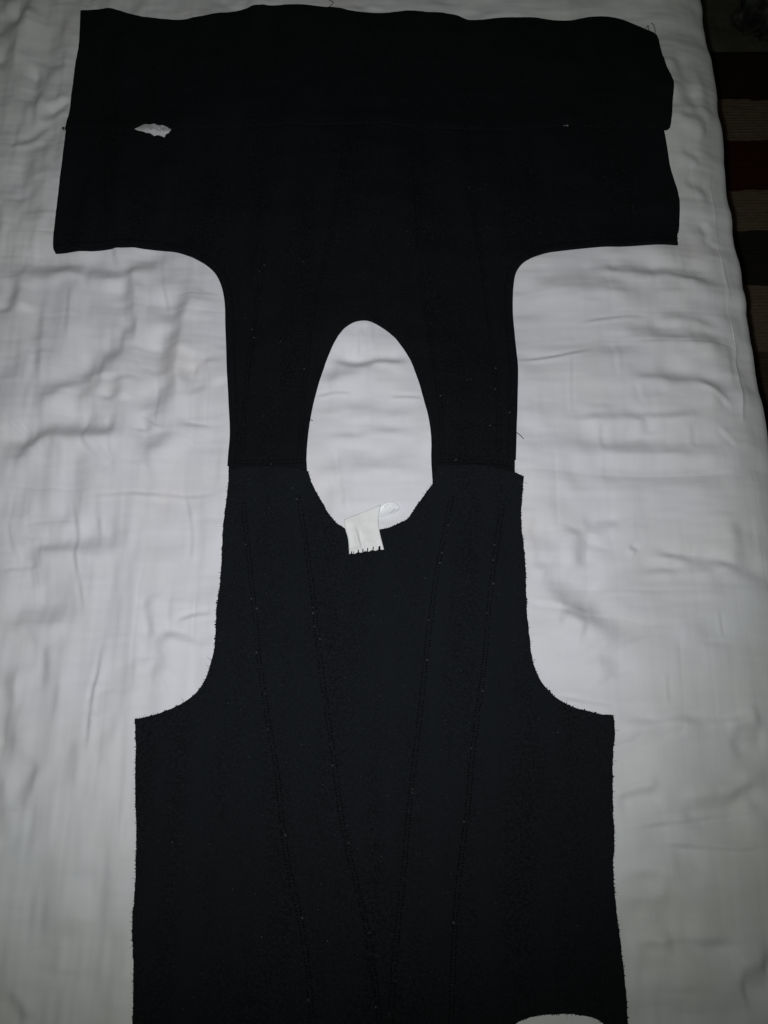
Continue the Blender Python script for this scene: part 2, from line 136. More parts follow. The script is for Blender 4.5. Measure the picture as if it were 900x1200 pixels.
# ------------------------------------------------------------------ materials
def mat(name, col, rough, spec=0.3):
    m = bpy.data.materials.new(name); m.use_nodes = True
    b = m.node_tree.nodes['Principled BSDF']; b.inputs['Base Color'].default_value = (*col, 1)
    b.inputs['Roughness'].default_value = rough; b.inputs['Specular IOR Level'].default_value = spec
    return m, m.node_tree, b
def N(nt, typ, **kw):
    n = nt.nodes.new(typ)
    for k, v in kw.items(): setattr(n, k, v)
    return n
def noise_node(nt, scale, detail=3, rough=.5, coords=None, vec=None):
    n = N(nt, 'ShaderNodeTexNoise'); n.inputs['Scale'].default_value = scale; n.inputs['Detail'].default_value = detail; n.inputs['Roughness'].default_value = rough
    if vec is not None: nt.links.new(vec, n.inputs['Vector'])
    return n
def mapped(nt, scale=(1, 1, 1), rot=(0, 0, 0)):
    tc = N(nt, 'ShaderNodeTexCoord'); mp = N(nt, 'ShaderNodeMapping'); mp.inputs['Scale'].default_value = scale; mp.inputs['Rotation'].default_value = rot
    nt.links.new(tc.outputs['Object'], mp.inputs['Vector']); return mp.outputs['Vector']
def mix_col(nt, fac, a, b):
    m = N(nt, 'ShaderNodeMix', data_type='RGBA')
    if hasattr(fac, 'links'): nt.links.new(fac, m.inputs[0])
    else: m.inputs[0].default_value = fac
    for v, k in ((a, 6), (b, 7)):
        if hasattr(v, 'links'): nt.links.new(v, m.inputs[k])
        else: m.inputs[k].default_value = (*v, 1)
    return m.outputs[2]
def ramp(nt, fac, stops, interp='LINEAR'):
    r = N(nt, 'ShaderNodeValToRGB'); r.color_ramp.interpolation = interp; e = r.color_ramp.elements
    while len(e) < len(stops): e.new(0.5)
    for q, (p, c) in zip(e, stops): q.position = p; q.color = (*c, 1)
    nt.links.new(fac, r.inputs['Fac']); return r.outputs['Color']
def bump(nt, b, h, strength, dist, prev=None):
    n = N(nt, 'ShaderNodeBump'); n.inputs['Strength'].default_value = strength; n.inputs['Distance'].default_value = dist
    nt.links.new(h, n.inputs['Height'])
    if prev is not None: nt.links.new(prev, n.inputs['Normal'])
    nt.links.new(n.outputs['Normal'], b.inputs['Normal']); return n.outputs['Normal']

# white cotton sheeting: faint slubs in warp and weft, laundry-worn mottling, fine crinkles
SHEET, nt, b = mat('white_cotton', (0.72, 0.73, 0.74), 0.62, 0.25)
warp = noise_node(nt, 1.0, 3, .6, vec=mapped(nt, (700, 22, 1)))
weft = noise_node(nt, 1.0, 3, .6, vec=mapped(nt, (22, 700, 1)))
mot = noise_node(nt, 9, 4, .55, vec=mapped(nt))
c1 = mix_col(nt, warp.outputs['Fac'], (0.705, 0.704, 0.726), (0.74, 0.738, 0.758))
c2 = mix_col(nt, weft.outputs['Fac'], (0.70, 0.70, 0.722), (0.745, 0.743, 0.762))
cc = mix_col(nt, 0.5, c1, c2)
cc = mix_col(nt, ramp(nt, mot.outputs['Fac'], ((.40, (0, 0, 0)), (.72, (1, 1, 1)))), cc, (0.72, 0.705, 0.70))
nt.links.new(cc, b.inputs['Base Color'])
b.inputs['Sheen Weight'].default_value = 0.15; b.inputs['Sheen Roughness'].default_value = 0.5
cr1 = noise_node(nt, 1.0, 4, .6, vec=mapped(nt, (95, 12, 1)))
cr2 = noise_node(nt, 1.0, 4, .6, vec=mapped(nt, (14, 52, 1)))
k = bump(nt, b, cr1.outputs['Fac'], 0.11, 0.003)
k = bump(nt, b, cr2.outputs['Fac'], 0.10, 0.003, k)
k = bump(nt, b, warp.outputs['Fac'], 0.25, 0.0005, k)
k = bump(nt, b, weft.outputs['Fac'], 0.25, 0.0005, k)

def black_cloth(name, lo, hi, rib):
    m, nt, b = mat(name, lo, 0.95, 0.05)
    n1 = noise_node(nt, 1400, 2, .6, vec=mapped(nt))
    n2 = noise_node(nt, 380, 3, .65, vec=mapped(nt))
    n3 = noise_node(nt, 1.0, 3, .5, vec=mapped(nt, (24, 3.0, 1)))  # lengthwise streaks: shading of soft ridges put into the colour
    a = mix_col(nt, ramp(nt, n2.outputs['Fac'], ((.38, (0, 0, 0)), (.64, (1, 1, 1)))), lo, hi)
    a = mix_col(nt, ramp(nt, n3.outputs['Fac'], ((.35, (0, 0, 0)), (.7, (1, 1, 1)))), a, tuple(v*2.0 for v in lo))
    # loose pale fibres caught in the nap
    f = ramp(nt, n1.outputs['Fac'], ((.69, (0, 0, 0)), (.80, (1, 1, 1))))
    a = mix_col(nt, f, a, tuple(min(1, v*5) for v in hi))
    nt.links.new(a, b.inputs['Base Color'])
    b.inputs['Sheen Weight'].default_value = 0.004; b.inputs['Sheen Roughness'].default_value = 0.4
    wv = N(nt, 'ShaderNodeTexWave', bands_direction='X'); wv.inputs['Scale'].default_value = rib; wv.inputs['Distortion'].default_value = 1.2; wv.inputs['Detail Scale'].default_value = 2
    nt.links.new(mapped(nt), wv.inputs['Vector'])
    k = bump(nt, b, n1.outputs['Fac'], 0.5, 0.0008)
    k = bump(nt, b, n2.outputs['Fac'], 0.5, 0.0015, k)
    k = bump(nt, b, wv.outputs['Fac'], 0.25, 0.0006, k)
    return m
BLACK = black_cloth('black_jersey', (0.0048, 0.0056, 0.0065), (0.0119, 0.0138, 0.0158), 150)
BLACK_SMOOTH_DIM = black_cloth('black_jersey_face_dim', (0.0037, 0.0042, 0.0047), (0.0090, 0.0102, 0.0112), 230)  # finer-ribbed face, darkened: light falloff at the top put into the colour
THREAD, _, tb = mat('black_thread', (0.0012, 0.0012, 0.0014), 0.7, 0.1)
THREAD_GLINT, _, tb = mat('thread_glint', (0.034, 0.037, 0.040), 0.6, 0.3)  # paler stitches: glints on the thread put into the colour
LINT, _, _ = mat('grey_lint', (0.16, 0.17, 0.17), 0.8, 0.2)
FLUFF, nt, b = mat('white_fluff', (0.62, 0.64, 0.63), 0.9, 0.1)
nf = noise_node(nt, 700, 3, .6, vec=mapped(nt)); nt.links.new(mix_col(nt, nf.outputs['Fac'], (0.22, 0.23, 0.23), (0.62, 0.64, 0.62)), b.inputs['Base Color']); bump(nt, b, nf.outputs['Fac'], .6, .001)
TAG, nt, b = mat('satin_ribbon', (0.66, 0.67, 0.63), 0.5, 0.3)
tw = noise_node(nt, 1.0, 2, .6, vec=mapped(nt, (260, 1500, 260))); nt.links.new(mix_col(nt, tw.outputs['Fac'], (0.70, 0.705, 0.67), (0.78, 0.785, 0.755)), b.inputs['Base Color'])
tn = noise_node(nt, 120, 3, .6, vec=mapped(nt)); k = bump(nt, b, tn.outputs['Fac'], .35, .0012); bump(nt, b, tw.outputs['Fac'], .3, .0003, k)
TAG_LIT, _, _ = mat('satin_ribbon_lit', (0.84, 0.85, 0.84), 0.45, 0.4)  # whiter ribbon copy: the rear leaf's turn to the light is in its colour
INK, _, _ = mat('grey_ink', (0.14, 0.14, 0.15), 0.7, 0.2)

RUG, nt, b = mat('woven_rug', (0.1, 0.08, 0.06), 0.95, 0.1)
tc = N(nt, 'ShaderNodeTexCoord'); sx = N(nt, 'ShaderNodeSeparateXYZ'); nt.links.new(tc.outputs['Object'], sx.inputs[0])
wob = noise_node(nt, 25, 2, .5, vec=mapped(nt)); ad = N(nt, 'ShaderNodeMath', operation='MULTIPLY_ADD'); nt.links.new(wob.outputs['Fac'], ad.inputs[0]); ad.inputs[1].default_value = 0.012; nt.links.new(sx.outputs['Y'], ad.inputs[2])
mr = N(nt, 'ShaderNodeMapRange'); mr.inputs['From Min'].default_value = -1.0+.006; mr.inputs['From Max'].default_value = 1.5+.006; nt.links.new(ad.outputs[0], mr.inputs['Value'])
tan, brown, red, dark, umb = (0.125, 0.096, 0.064), (0.016, 0.011, 0.007), (0.034, 0.008, 0.006), (0.018, 0.016, 0.012), (0.052, 0.037, 0.025)
def at(y): return (y+1.0)/2.5
edges = [(-1.0, tan), (-.86, red), (-.72, tan), (-.60, dark), (-.46, tan), (-.36, red), (-.22, tan), (-.1, dark), (.02, tan), (.13, red), (.26, umb), (.48, tan), (.624, dark), (.757, tan), (.855, red), (.980, tan), (1.081, brown)]
rc = ramp(nt, mr.outputs['Result'], [(at(y), c) for y, c in edges], 'CONSTANT')
yn = noise_node(nt, 1.0, 3, .65, vec=mapped(nt, (60, 420, 1)))
mu = N(nt, 'ShaderNodeMix', data_type='RGBA', blend_type='MULTIPLY'); mu.inputs[0].default_value = 1; nt.links.new(rc, mu.inputs[6]); nt.links.new(ramp(nt, yn.outputs['Fac'], ((.25, (.55, .55, .55)), (.75, (1.25, 1.22, 1.2)))), mu.inputs[7]); nt.links.new(mu.outputs[2], b.inputs['Base Color'])
bump(nt, b, yn.outputs['Fac'], .6, .004)
FLOOR, nt, b = mat('worn_floor', (0.06, 0.058, 0.05), 0.7, 0.2)
fn = noise_node(nt, 28, 5, .65, vec=mapped(nt)); nt.links.new(ramp(nt, fn.outputs['Fac'], ((.30, (.045, .043, .035)), (.7, (.085, .08, .066)))), b.inputs['Base Color'])
bump(nt, b, fn.outputs['Fac'], .3, .004)
BUNDLE, nt, b = mat('dark_green_cloth', (0.03, 0.035, 0.03), 0.9, 0.1)
bn = noise_node(nt, 40, 4, .6, vec=mapped(nt)); nt.links.new(ramp(nt, bn.outputs['Fac'], ((.38, (.012, .015, .013)), (.68, (.075, .08, .068)))), b.inputs['Base Color'])

# ------------------------------------------------------------------ floor and rug beside the bed
fl = mesh_obj('floor', [(-3, -3, -.512), (3.5, -3, -.512), (3.5, 4, -.512), (-3, 4, -.512)], [(0, 1, 2, 3)], FLOOR); fl['kind'] = 'structure'
ys = np.arange(-.9, 1.2216, .0016); xs = np.array([.30, .31, .5, .7, .9, 1.1, 1.3, 1.5, 1.69, 1.70])
Z = -.502+.0014*np.abs(np.sin(ys/.0075*math.pi))
V = []; nX = len(xs)
for j, x in enumerate(xs):
    for y, z in zip(ys, Z): V.append((x, y+.002*math.sin(x*9), z if 0 < j < nX-1 else -.511))
rug = mesh_obj('striped_rug', V, grid_faces(nX, len(ys)), RUG)
rug['label'] = 'woven rug with tan, dark red and brown stripes on the floor beside the bed'; rug['category'] = 'rug'
# crumpled bundle of dark cloth past the rug's end
bm = bmesh.new(); bmesh.ops.create_icosphere(bm, subdivisions=5, radius=1)
for v in bm.verts:
    p = v.co.copy(); f = noise.fractal(p*1.7+Vector((3, 1, 2)), 1.0, 2.0, 4)
    rdg = 1-abs(noise.noise(p*2.6+Vector((7, 2, 5))))*1.6
    v.co = Vector((p.x*.085, p.y*.05, max(p.z, -.35)*.075))*(1+.30*f+.16*rdg)
me = bpy.data.meshes.new('cloth_bundle'); bm.to_mesh(me); bm.free(); me.materials.append(BUNDLE); me.polygons.foreach_set('use_smooth', [True]*len(me.polygons))
bu = bpy.data.objects.new('cloth_bundle', me); COL.objects.link(bu); bu.location = (.875, 1.31, -.484)
bu['label'] = 'crumpled dark cloth heap on the floor past the end of the striped rug'; bu['category'] = 'cloth'

# ------------------------------------------------------------------ bed sheet: height field of folds, rounded edge on the right
def axis(lo, a, b_, hi, fine, coarse):
    return np.concatenate([np.arange(lo, a, coarse), np.arange(a, b_, fine), np.arange(b_, hi+coarse, coarse)])
X0, RAD, DROP = 0.400, 0.125, 0.42
AX = axis(-.80, -.585, X0+RAD*1.25, X0+.215+DROP, .0017, .008)
AY = axis(-.85, -.56, .83, 1.15, .0017, .008)
GX, GY = np.meshgrid(AX, AY, indexing='ij')
H = .0040*vnoise(GX+5, GY+5, .16, 1)+.0016*vnoise(GX+3, GY+9, .06, 2)+.0007*vnoise(GX+2, GY+1, .026, 3)
H += .0011*vnoise(GX*2.4+4, GY*.45+4, .045, 4)*smooth(.15, -.25, GX)      # vertical rumples on the left half
H += .0010*vnoise(GX*.35+8, GY*2.0+2, .05, 5)*smooth(-.1, .25, GX)        # cross folds on the right half
H += (.00010+.00020*smooth(.2, -.1, GX))*vnoise(GX*3+1, GY*.5+6, .022, 6)+.00018*vnoise(GX*.6+1, GY*3+3, .02, 7)
# crisp laundry creases: narrow valleys where ridged noise crosses zero, mostly lengthwise on the left, crosswise on the right
def crease(sx_, sy_, cell, seed, w):
    return np.exp(-np.abs(vnoise(GX*sx_+7, GY*sy_+7, cell, seed))/w)
wx = GX+.006*vnoise(GX+2, GY+2, .05, 61); wl = smooth(.10, -.28, GX)*(.45+.55*smooth(-.30, .15, GY)); wr = smooth(-.05, .2, GX)
patch = smooth(-.2, 1.0, vnoise(GX+1, GY+3, .09, 62)); patch2 = smooth(-.1, 1.0, vnoise(GX+4, GY+6, .09, 63))
H -= .0011*crease(2.2, .40, .05, 64, .16)*wl*patch+.0008*crease(.45, 2.0, .06, 65, .14)*wl*patch2
H -= .0007*crease(.40, 2.0, .07, 66, .14)*wr*patch+.0005*crease(2.0, .5, .06, 67, .14)*wr*patch2
H += .0016*vnoise(GX*2.0+9, GY*.55+2, .055, 68)*wl
LIGHT = np.array((0.012, -0.30))
GAIN = 1.0
def stroke(pts, sig, slope, sgn):
    L = spline(mm(pts), .004); sig *= .00105
    chord = L[-1]-L[0]; nrm = np.array((-chord[1], chord[0])); nrm /= np.linalg.norm(nrm)
    wide = float(smooth(2.6, 5.0, np.array(sig/.00105))); slope = slope*(1.25+.7*wide); sig *= 1.05+.85*wide
    r_ = np.random.default_rng(int(abs(L[0, 0])*1e5)); asym = 1+wide*.30*(1 if r_.random() < .85 else -.5)*r_.uniform(.6, 1)
    ph = r_.uniform(0, 6.28, 3); tot0 = np.linalg.norm(np.diff(L, axis=0), axis=1).sum()
    if tot0 < 5*sig: asym = 1.0; sig = max(min(sig, .28*tot0), .002); slope *= .8
    side = 1.0 if nrm @ (LIGHT-L.mean(0)) > 0 else -1.0
    lo = L.min(0)-7*sig; hi = L.max(0)+7*sig
    i0, i1 = np.searchsorted(AX, (lo[0], hi[0])); j0, j1 = np.searchsorted(AY, (lo[1], hi[1]))
    if i1 <= i0 or j1 <= j0: return
    P = np.stack([GX[i0:i1, j0:j1].ravel(), GY[i0:i1, j0:j1].ravel()], 1)
    d = L[1:]-L[:-1]; dist, idx = seg_dist(P, L[:-1], L[1:])
    A = L[idx]; dv = d[idx]; rel = P-A; ln = np.linalg.norm(dv, axis=1)
    sd = side*(dv[:, 0]*rel[:, 1]-dv[:, 1]*rel[:, 0])/ln
    arc = (idx+np.clip((rel*dv).sum(1)/ln**2, 0, 1))*.004; tot = len(d)*.004
    u = arc/tot; taper = np.clip(np.minimum(u, 1-u)/.28+.08, 0, 1); taper = taper*taper*(3-2*taper)
    # folds swell, thin out and wander along their length
    amp = 1+.16*np.sin(arc*110+ph[0])+.07*np.sin(arc*260+ph[1]); wsig = sig*(1+wide*(.22*np.sin(arc*85+ph[2])))
    sd = sd+wide*.0008*np.sin(arc*150+ph[1]); sg = np.where(sd > 0, wsig/asym, wsig*asym)
    h = GAIN*sgn*slope*sd*np.exp(-np.maximum(dist, np.abs(sd))**2/(2*sg**2))*taper*amp
    H[i0:i1, j0:j1] += h.reshape(i1-i0, j1-j0)
for pts, sig, slope, sgn in DATA['wrinkles']: stroke(pts, sig, slope, sgn)
# soft raised line of the sewn edge seam along the bed's right side
pl = spline(mm(DATA['piping']), .004)
pd = line_dist(np.stack([GX.ravel(), GY.ravel()], 1), pl).reshape(GX.shape)
H += .0010*np.exp(-(pd/.0030)**2)*(0.55+.45*vnoise(GX, GY, .03, 11).clip(-1, 1))

U_ = GX-X0; H *= 1-.8*smooth(.03, .11, U_)
us = U_+.0025*vnoise(GY, GY*0+2, .05, 21)*smooth(.03, .09, U_)
def s2(a, b_, x):
    t = np.clip((x-a)/(b_-a), 0, 1); return t*t*(3-2*t)
ang = .40*s2(-.025, .068, us)+.86*s2(.062, .088, us)+.10*s2(.10, .17, us)
ang = ang+(math.pi/2-ang)*s2(.168, .215, us)
am = .5*(ang[1:]+ang[:-1]); dx = np.diff(AX)[:, None]
BX = AX[0]+np.vstack([np.zeros((1, len(AY))), np.cumsum(np.cos(am)*dx, 0)]); BZ = -np.vstack([np.zeros((1, len(AY))), np.cumsum(np.sin(am)*dx, 0)])
BX = BX+(.003+.0015*vnoise(GY, GY*0+5, .07, 23))*smooth(.03, .16, U_); over = np.clip(U_-.2, 0, None)
NX = np.sin(ang); NZ = np.cos(ang)
BX2 = BX+over*.04+H*NX+.006*np.sin(GY*23)*smooth(0, .2, over); BZ2 = BZ+H*NZ
V = np.stack([BX2.ravel(), GY.ravel(), BZ2.ravel()], 1)
nu, nv = GX.shape; Fq = grid_faces(nu, nv)
me = bpy.data.meshes.new('bed_sheet'); me.vertices.add(len(V)); me.vertices.foreach_set('co', V.ravel().astype(np.float32))
me.loops.add(Fq.size); me.loops.foreach_set('vertex_index', Fq.ravel().astype(np.int32))
me.polygons.add(len(Fq)); me.polygons.foreach_set('loop_start', (np.arange(len(Fq))*4).astype(np.int32)); me.polygons.foreach_set('loop_total', np.full(len(Fq), 4, np.int32))
me.update(calc_edges=True); me.polygons.foreach_set('use_smooth', np.ones(len(Fq), bool)); me.materials.append(SHEET); me.validate()
sheet = bpy.data.objects.new('bed_sheet', me); COL.objects.link(sheet)
sheet['label'] = 'rumpled white cotton sheet covering the bed under the black vest'; sheet['category'] = 'bed sheet'
# seam ridge as a part: a thin folded cord that follows the surface
def sheet_at(x, y):
    i = np.clip(np.searchsorted(AX, x)-1, 0, nu-2); j = np.clip(np.searchsorted(AY, y)-1, 0, nv-2)
    fu = (x-AX[i])/(AX[i+1]-AX[i]); fv = (y-AY[j])/(AY[j+1]-AY[j])
    def bl(G): return (G[i, j]*(1-fu)+G[i+1, j]*fu)*(1-fv)+(G[i, j+1]*(1-fu)+G[i+1, j+1]*fu)*fv
    return bl
V, Fc = [], []
p = spline(mm(DATA['piping']), .003); bl = sheet_at(p[:, 0], p[:, 1])
path = np.stack([bl(BX2), p[:, 1], bl(BZ2)], 1)
tube(V, Fc, path, [(.0001+.0004*max(0, math.sin(i*.19)+.3*math.sin(i*.53)))*min(1, i/8, (len(path)-1-i)/8)+.0002 for i in range(len(path))], 6)
mesh_obj('edge_seam', V, Fc, SHEET, sheet)

# ------------------------------------------------------------------ the vest
vest = bpy.data.objects.new('vest', None); COL.objects.link(vest); vest.empty_display_size = .1
vest['label'] = 'black sleeveless vest opened out flat on the white sheet, with an egg shaped neck hole'; vest['category'] = 'vest'

def gblur(A, s):
    r = int(3*s); kx = np.exp(-np.arange(-r, r+1)**2/(2*s*s)); kx /= kx.sum()
    for ax in (0, 1):
        A = np.apply_along_axis(lambda v: np.convolve(np.pad(v, r, mode='edge'), kx, mode='valid'), ax, A)
    return A
CX = np.arange(-.58, .56, .004); CYs = np.arange(-.84, .85, .004)
cgx, cgy = np.meshgrid(CX, CYs, indexing='ij')
Hc = sheet_at(cgx.ravel(), cgy.ravel())(BZ2).reshape(cgx.shape)
Gc = np.maximum(gblur(Hc, 3.0), 0*Hc-1); Gc = gblur(np.maximum(Gc, Hc), 1.6)
def cloth_base(P):
    x = np.clip(P[:, 0], CX[0], CX[-2]); y = np.clip(P[:, 1], CYs[0], CYs[-2])
    u = (x-CX[0])/.004; v = (y-CYs[0])/.004; i = np.clip(u.astype(int), 0, len(CX)-2); j = np.clip(v.astype(int), 0, len(CYs)-2); fu = u-i; fv = v-j
    g = (Gc[i, j]*(1-fu)+Gc[i+1, j]*fu)*(1-fv)+(Gc[i, j+1]*(1-fu)+Gc[i+1, j+1]*fu)*fv
    raw = sheet_at(P[:, 0], P[:, 1])(BZ2)
    return np.maximum(g, raw+.0004)+.0003

TH = .0024
frontR = ring(DATA['front'], .0025); flapR = ring(DATA['flap'], .0025); backR = ring(DATA['back'], .0025)
def fray(R, a, seed):
    r = np.random.default_rng(seed); T = np.roll(R, -1, 0)-np.roll(R, 1, 0); T /= np.linalg.norm(T, axis=1)[:, None]+1e-12
    j = r.standard_normal(len(R)); j = .5*j+.3*np.roll(j, 1)+.3*np.roll(j, -1)
    return R+np.stack([-T[:, 1], T[:, 0]], 1)*(a*j)[:, None]
flapR = fray(flapR, .00012, 1); backR = fray(backR, .00030, 2); frontR = fray(frontR, .0001, 3)
flap_low = np.vstack([spline(mm(r), .003) for r in DATA['flap'][2:7]])
back_top = np.vstack([spline(mm(r), .003) for r in (DATA['back'][0], DATA['back'][3])])
back_seams = [spline(mm(s), .003) for s in DATA['back_seams']]
front_seams = [spline(mm(s), .003) for s in DATA['front_seams']]
sh_seams = [spline(mm(s), .003) for s in DATA['shoulder_seams']]
rows = [spline(mm(s), .003) for s in DATA['cross_rows']]

def lift_none(P): return np.zeros(len(P))
def lift_flap(P):
    d = line_dist(P, flap_low); return (TH+.0002)*(1-smooth(.009, .034, d))
def lift_back(P):
    d = np.minimum(line_dist(P, spline(mm(DATA['back'][0]), .003)), line_dist(P, spline(mm(DATA['back'][3]), .003)))
    return (TH+.0002)*(1-smooth(.016, .05, d))
def puff(P, seed): return .0007*vnoise(P[:, 0]+3, P[:, 1]+4, .05, seed)+.0003*vnoise(P[:, 0], P[:, 1], .02, seed+1)
def grooves(P, lines, depth, w):
    g = np.zeros(len(P))
    for L in lines: g = np.maximum(g, depth*np.exp(-(line_dist(P, L)/w)**2))
    return g
SURF = {}
def make_panel(name, R, material, lift, lines, seed, extra=None):
    lo, hi = R.min(0), R.max(0); st = .0038
    gx = np.arange(lo[0], hi[0], st); gy = np.arange(lo[1], hi[1], st*.87)
    P = np.array([(x+(st/2 if j % 2 else 0), y) for j, y in enumerate(gy) for x in gx]); P += rng.uniform(-.0004, .0004, P.shape)
    # finer points along the seams
    for L in lines:
        T = np.gradient(L, axis=0); T /= np.linalg.norm(T, axis=1)[:, None]; Nn = np.stack([-T[:, 1], T[:, 0]], 1)
        P = np.vstack([P]+[L+Nn*o for o in (-.0018, 0, .0018)])
    A, B = R, np.roll(R, -1, 0)
    P = P[inside(P, R)]; d, _ = seg_dist(P, A, B); P = P[d > .0024]
    T = np.roll(R, -1, 0)-np.roll(R, 1, 0); T /= np.linalg.norm(T, axis=1)[:, None]+1e-12; Nn = np.stack([-T[:, 1], T[:, 0]], 1)
    area = .5*np.sum(R[:, 0]*np.roll(R[:, 1], -1)-np.roll(R[:, 0], -1)*R[:, 1]); Nn *= 1 if area > 0 else -1
    for off in (.0005, .0013):
        Q = R+Nn*off; Q = Q[inside(Q, R)]; d, _ = seg_dist(Q, A, B); P = np.vstack([Q[d > off*.8], P])
    n = len(R)
    vin = [Vector(p) for p in np.vstack([R, P])]
    vo, eo, fo, ov, oe, of = geometry.delaunay_2d_cdt(vin, [(i, (i+1) % n) for i in range(n)], [], 0, 1e-7)
    VV = np.array([tuple(v) for v in vo]); F3 = np.array([tuple(f) for f in fo if len(f) == 3])
    cen = VV[F3].mean(1); F3 = F3[inside(cen, R)]
    a = VV[F3]; cr = (a[:, 1, 0]-a[:, 0, 0])*(a[:, 2, 1]-a[:, 0, 1])-(a[:, 1, 1]-a[:, 0, 1])*(a[:, 2, 0]-a[:, 0, 0])
    F3[cr < 0] = F3[cr < 0][:, ::-1]
    d, _ = seg_dist(VV, A, B)
    def top(Pq, dq=None):
        z = cloth_base(Pq)+lift(Pq)+TH+puff(Pq, seed)-grooves(Pq, lines, .0009, .0016)
        if extra is not None: z = z+extra(Pq)
        return z
    SURF[name] = top
    base = cloth_base(VV)+lift(VV)
    e = np.clip(d/.0014, 0, 1); rnd = np.sqrt(1-(1-e)**2)
    zt = base+(top(VV)-base)*(.38+.62*rnd)
    nV = len(VV)
    V3 = np.vstack([np.column_stack([VV, zt]), np.column_stack([VV, base])])
    ed = np.vstack([F3[:, [0, 1]], F3[:, [1, 2]], F3[:, [2, 0]]]); key = {(int(i), int(j)) for i, j in ed}
    bd = [(i, j) for i, j in key if (j, i) not in key]
    faces = [tuple(f) for f in F3]+[tuple(f[::-1]+nV) for f in F3]+[(j, i, i+nV, j+nV) for i, j in bd]
    return mesh_obj(name, V3, faces, material, vest)
print('panels')
make_panel('front_panel', frontR, BLACK_SMOOTH_DIM, lift_none, front_seams+sh_seams+rows[:1], 31)
# a soft fold stands up in the front flap near its right corner
fold = spline(mm([[int(v) for v in p] for p in DATA['cross_rows'][1]]), .003)
make_panel('front_flap', flapR, BLACK_SMOOTH_DIM, lift_flap, [], 41, extra=lambda P: .0022*np.exp(-(((P[:, 0]-.335)/.03)**2+((P[:, 1]-.555)/.012)**2)))
make_panel('back_panel', backR, BLACK, lift_back, back_seams, 51)

# folded hems: an extra layer swept along the front panel's lower edges
def sweep_hem(L, wdt, sgn):
    T = np.gradient(L, axis=0); T /= np.linalg.norm(T, axis=1)[:, None]; Nn = sgn*np.stack([-T[:, 1], T[:, 0]], 1)
    prof = [(-.0006, .0002), (-.0011, .0012), (-.0006, .0030), (.0004, .0037), (.0030, .0036), (.0060, .0034), (wdt-.0012, .0034), (wdt-.0002, .0031), (wdt+.0002, .0021)]
    V = []
    for o, h in prof:
        Q = L+Nn*o; V.append(np.column_stack([Q, cloth_base(L+Nn*max(o, .001))+h+puff(Q, 31)*(1 if h > .002 else 0)]))
    V = np.stack(V, 1); nL, nP = V.shape[:2]
    F4 = grid_faces(nL, nP); 
    if sgn > 0: F4 = F4[:, ::-1]
    caps = [tuple(range(nP)), tuple((nL-1)*nP+k for k in range(nP))[::-1]]
    return V.reshape(-1, 3), [tuple(f) for f in F4]+caps, Nn
hem_rows = []
for hL in DATA['hems']:
    L = spline(mm(hL), .003); mid = len(L)//2
    T = L[mid+1]-L[mid]; nn = np.array((-T[1], T[0])); nn /= np.linalg.norm(nn)
    sgn = 1 if inside((L[mid]+nn*.004)[None], frontR)[0] else -1
    V, Fc, Nn = sweep_hem(L, .0098, sgn)
    mesh_obj('hem', V, Fc, BLACK_SMOOTH_DIM, vest)
    hem_rows.append(L+Nn*.0086)

# stitching: one part per seam, every stitch a small raised loop of thread, near-black to stand for shaded needle holes
def stitch_part(lines, surf, parent, pitch=.0031, ln=.00115, wd=.00120, zoff=.0001, glint=.10, zig=0.0):
    V, Fc, MI = [], [], []
    for L in lines:
        L = spline(L, pitch); T = np.gradient(L, axis=0); T /= np.linalg.norm(T, axis=1)[:, None]
        z = surf(L)
        for k in range(len(L)):
            if random.random() < .10: continue
            t = np.array((*T[k], 0)); s = np.array((-T[k][1], T[k][0], 0))
            f0 = len(Fc); sc = random.uniform(.6, 1.35); a = random.uniform(-.5, .5)+zig*(1 if k % 2 else -1); t2 = t*math.cos(a)+s*math.sin(a); s2 = s*math.cos(a)-t*math.sin(a)
            octa(V, Fc, (L[k][0]+random.gauss(0, .00028), L[k][1]+random.gauss(0, .00035), z[k]+zoff), t2, s2, ln*sc, wd*random.uniform(.8, 1.2), .0005)
            g = 1 if random.random() < glint*.18 else 0
            MI += [g]*(len(Fc)-f0)
    o = mesh_obj('seam_stitching', V, Fc, [THREAD, THREAD_GLINT], vest, False, MI); return o
def twin(L, off):
    T = np.gradient(L, axis=0); T /= np.linalg.norm(T, axis=1)[:, None]; Nn = np.stack([-T[:, 1], T[:, 0]], 1)
    return [L-Nn*off, L+Nn*off]
for L in back_seams: stitch_part(twin(L, .0021), SURF['back_panel'], vest, zoff=.0003, glint=.14)
for L in front_seams: stitch_part(twin(L, .0021), SURF['front_panel'], vest, zoff=.0003, glint=.05)
for L in sh_seams: stitch_part(twin(L, .0021), SURF['front_panel'], vest, zoff=.0004, glint=.22, zig=.7)
for L in rows[:1]: stitch_part([L], SURF['front_panel'], vest, glint=.04)
stitch_part([rows[1]], SURF['front_panel'], vest, glint=.04)
stitch_part([rows[2]], SURF['front_panel'], vest, glint=.2)
for L in hem_rows: stitch_part([L], lambda P: cloth_base(P)+.0034+puff(P, 31), vest, glint=.08)

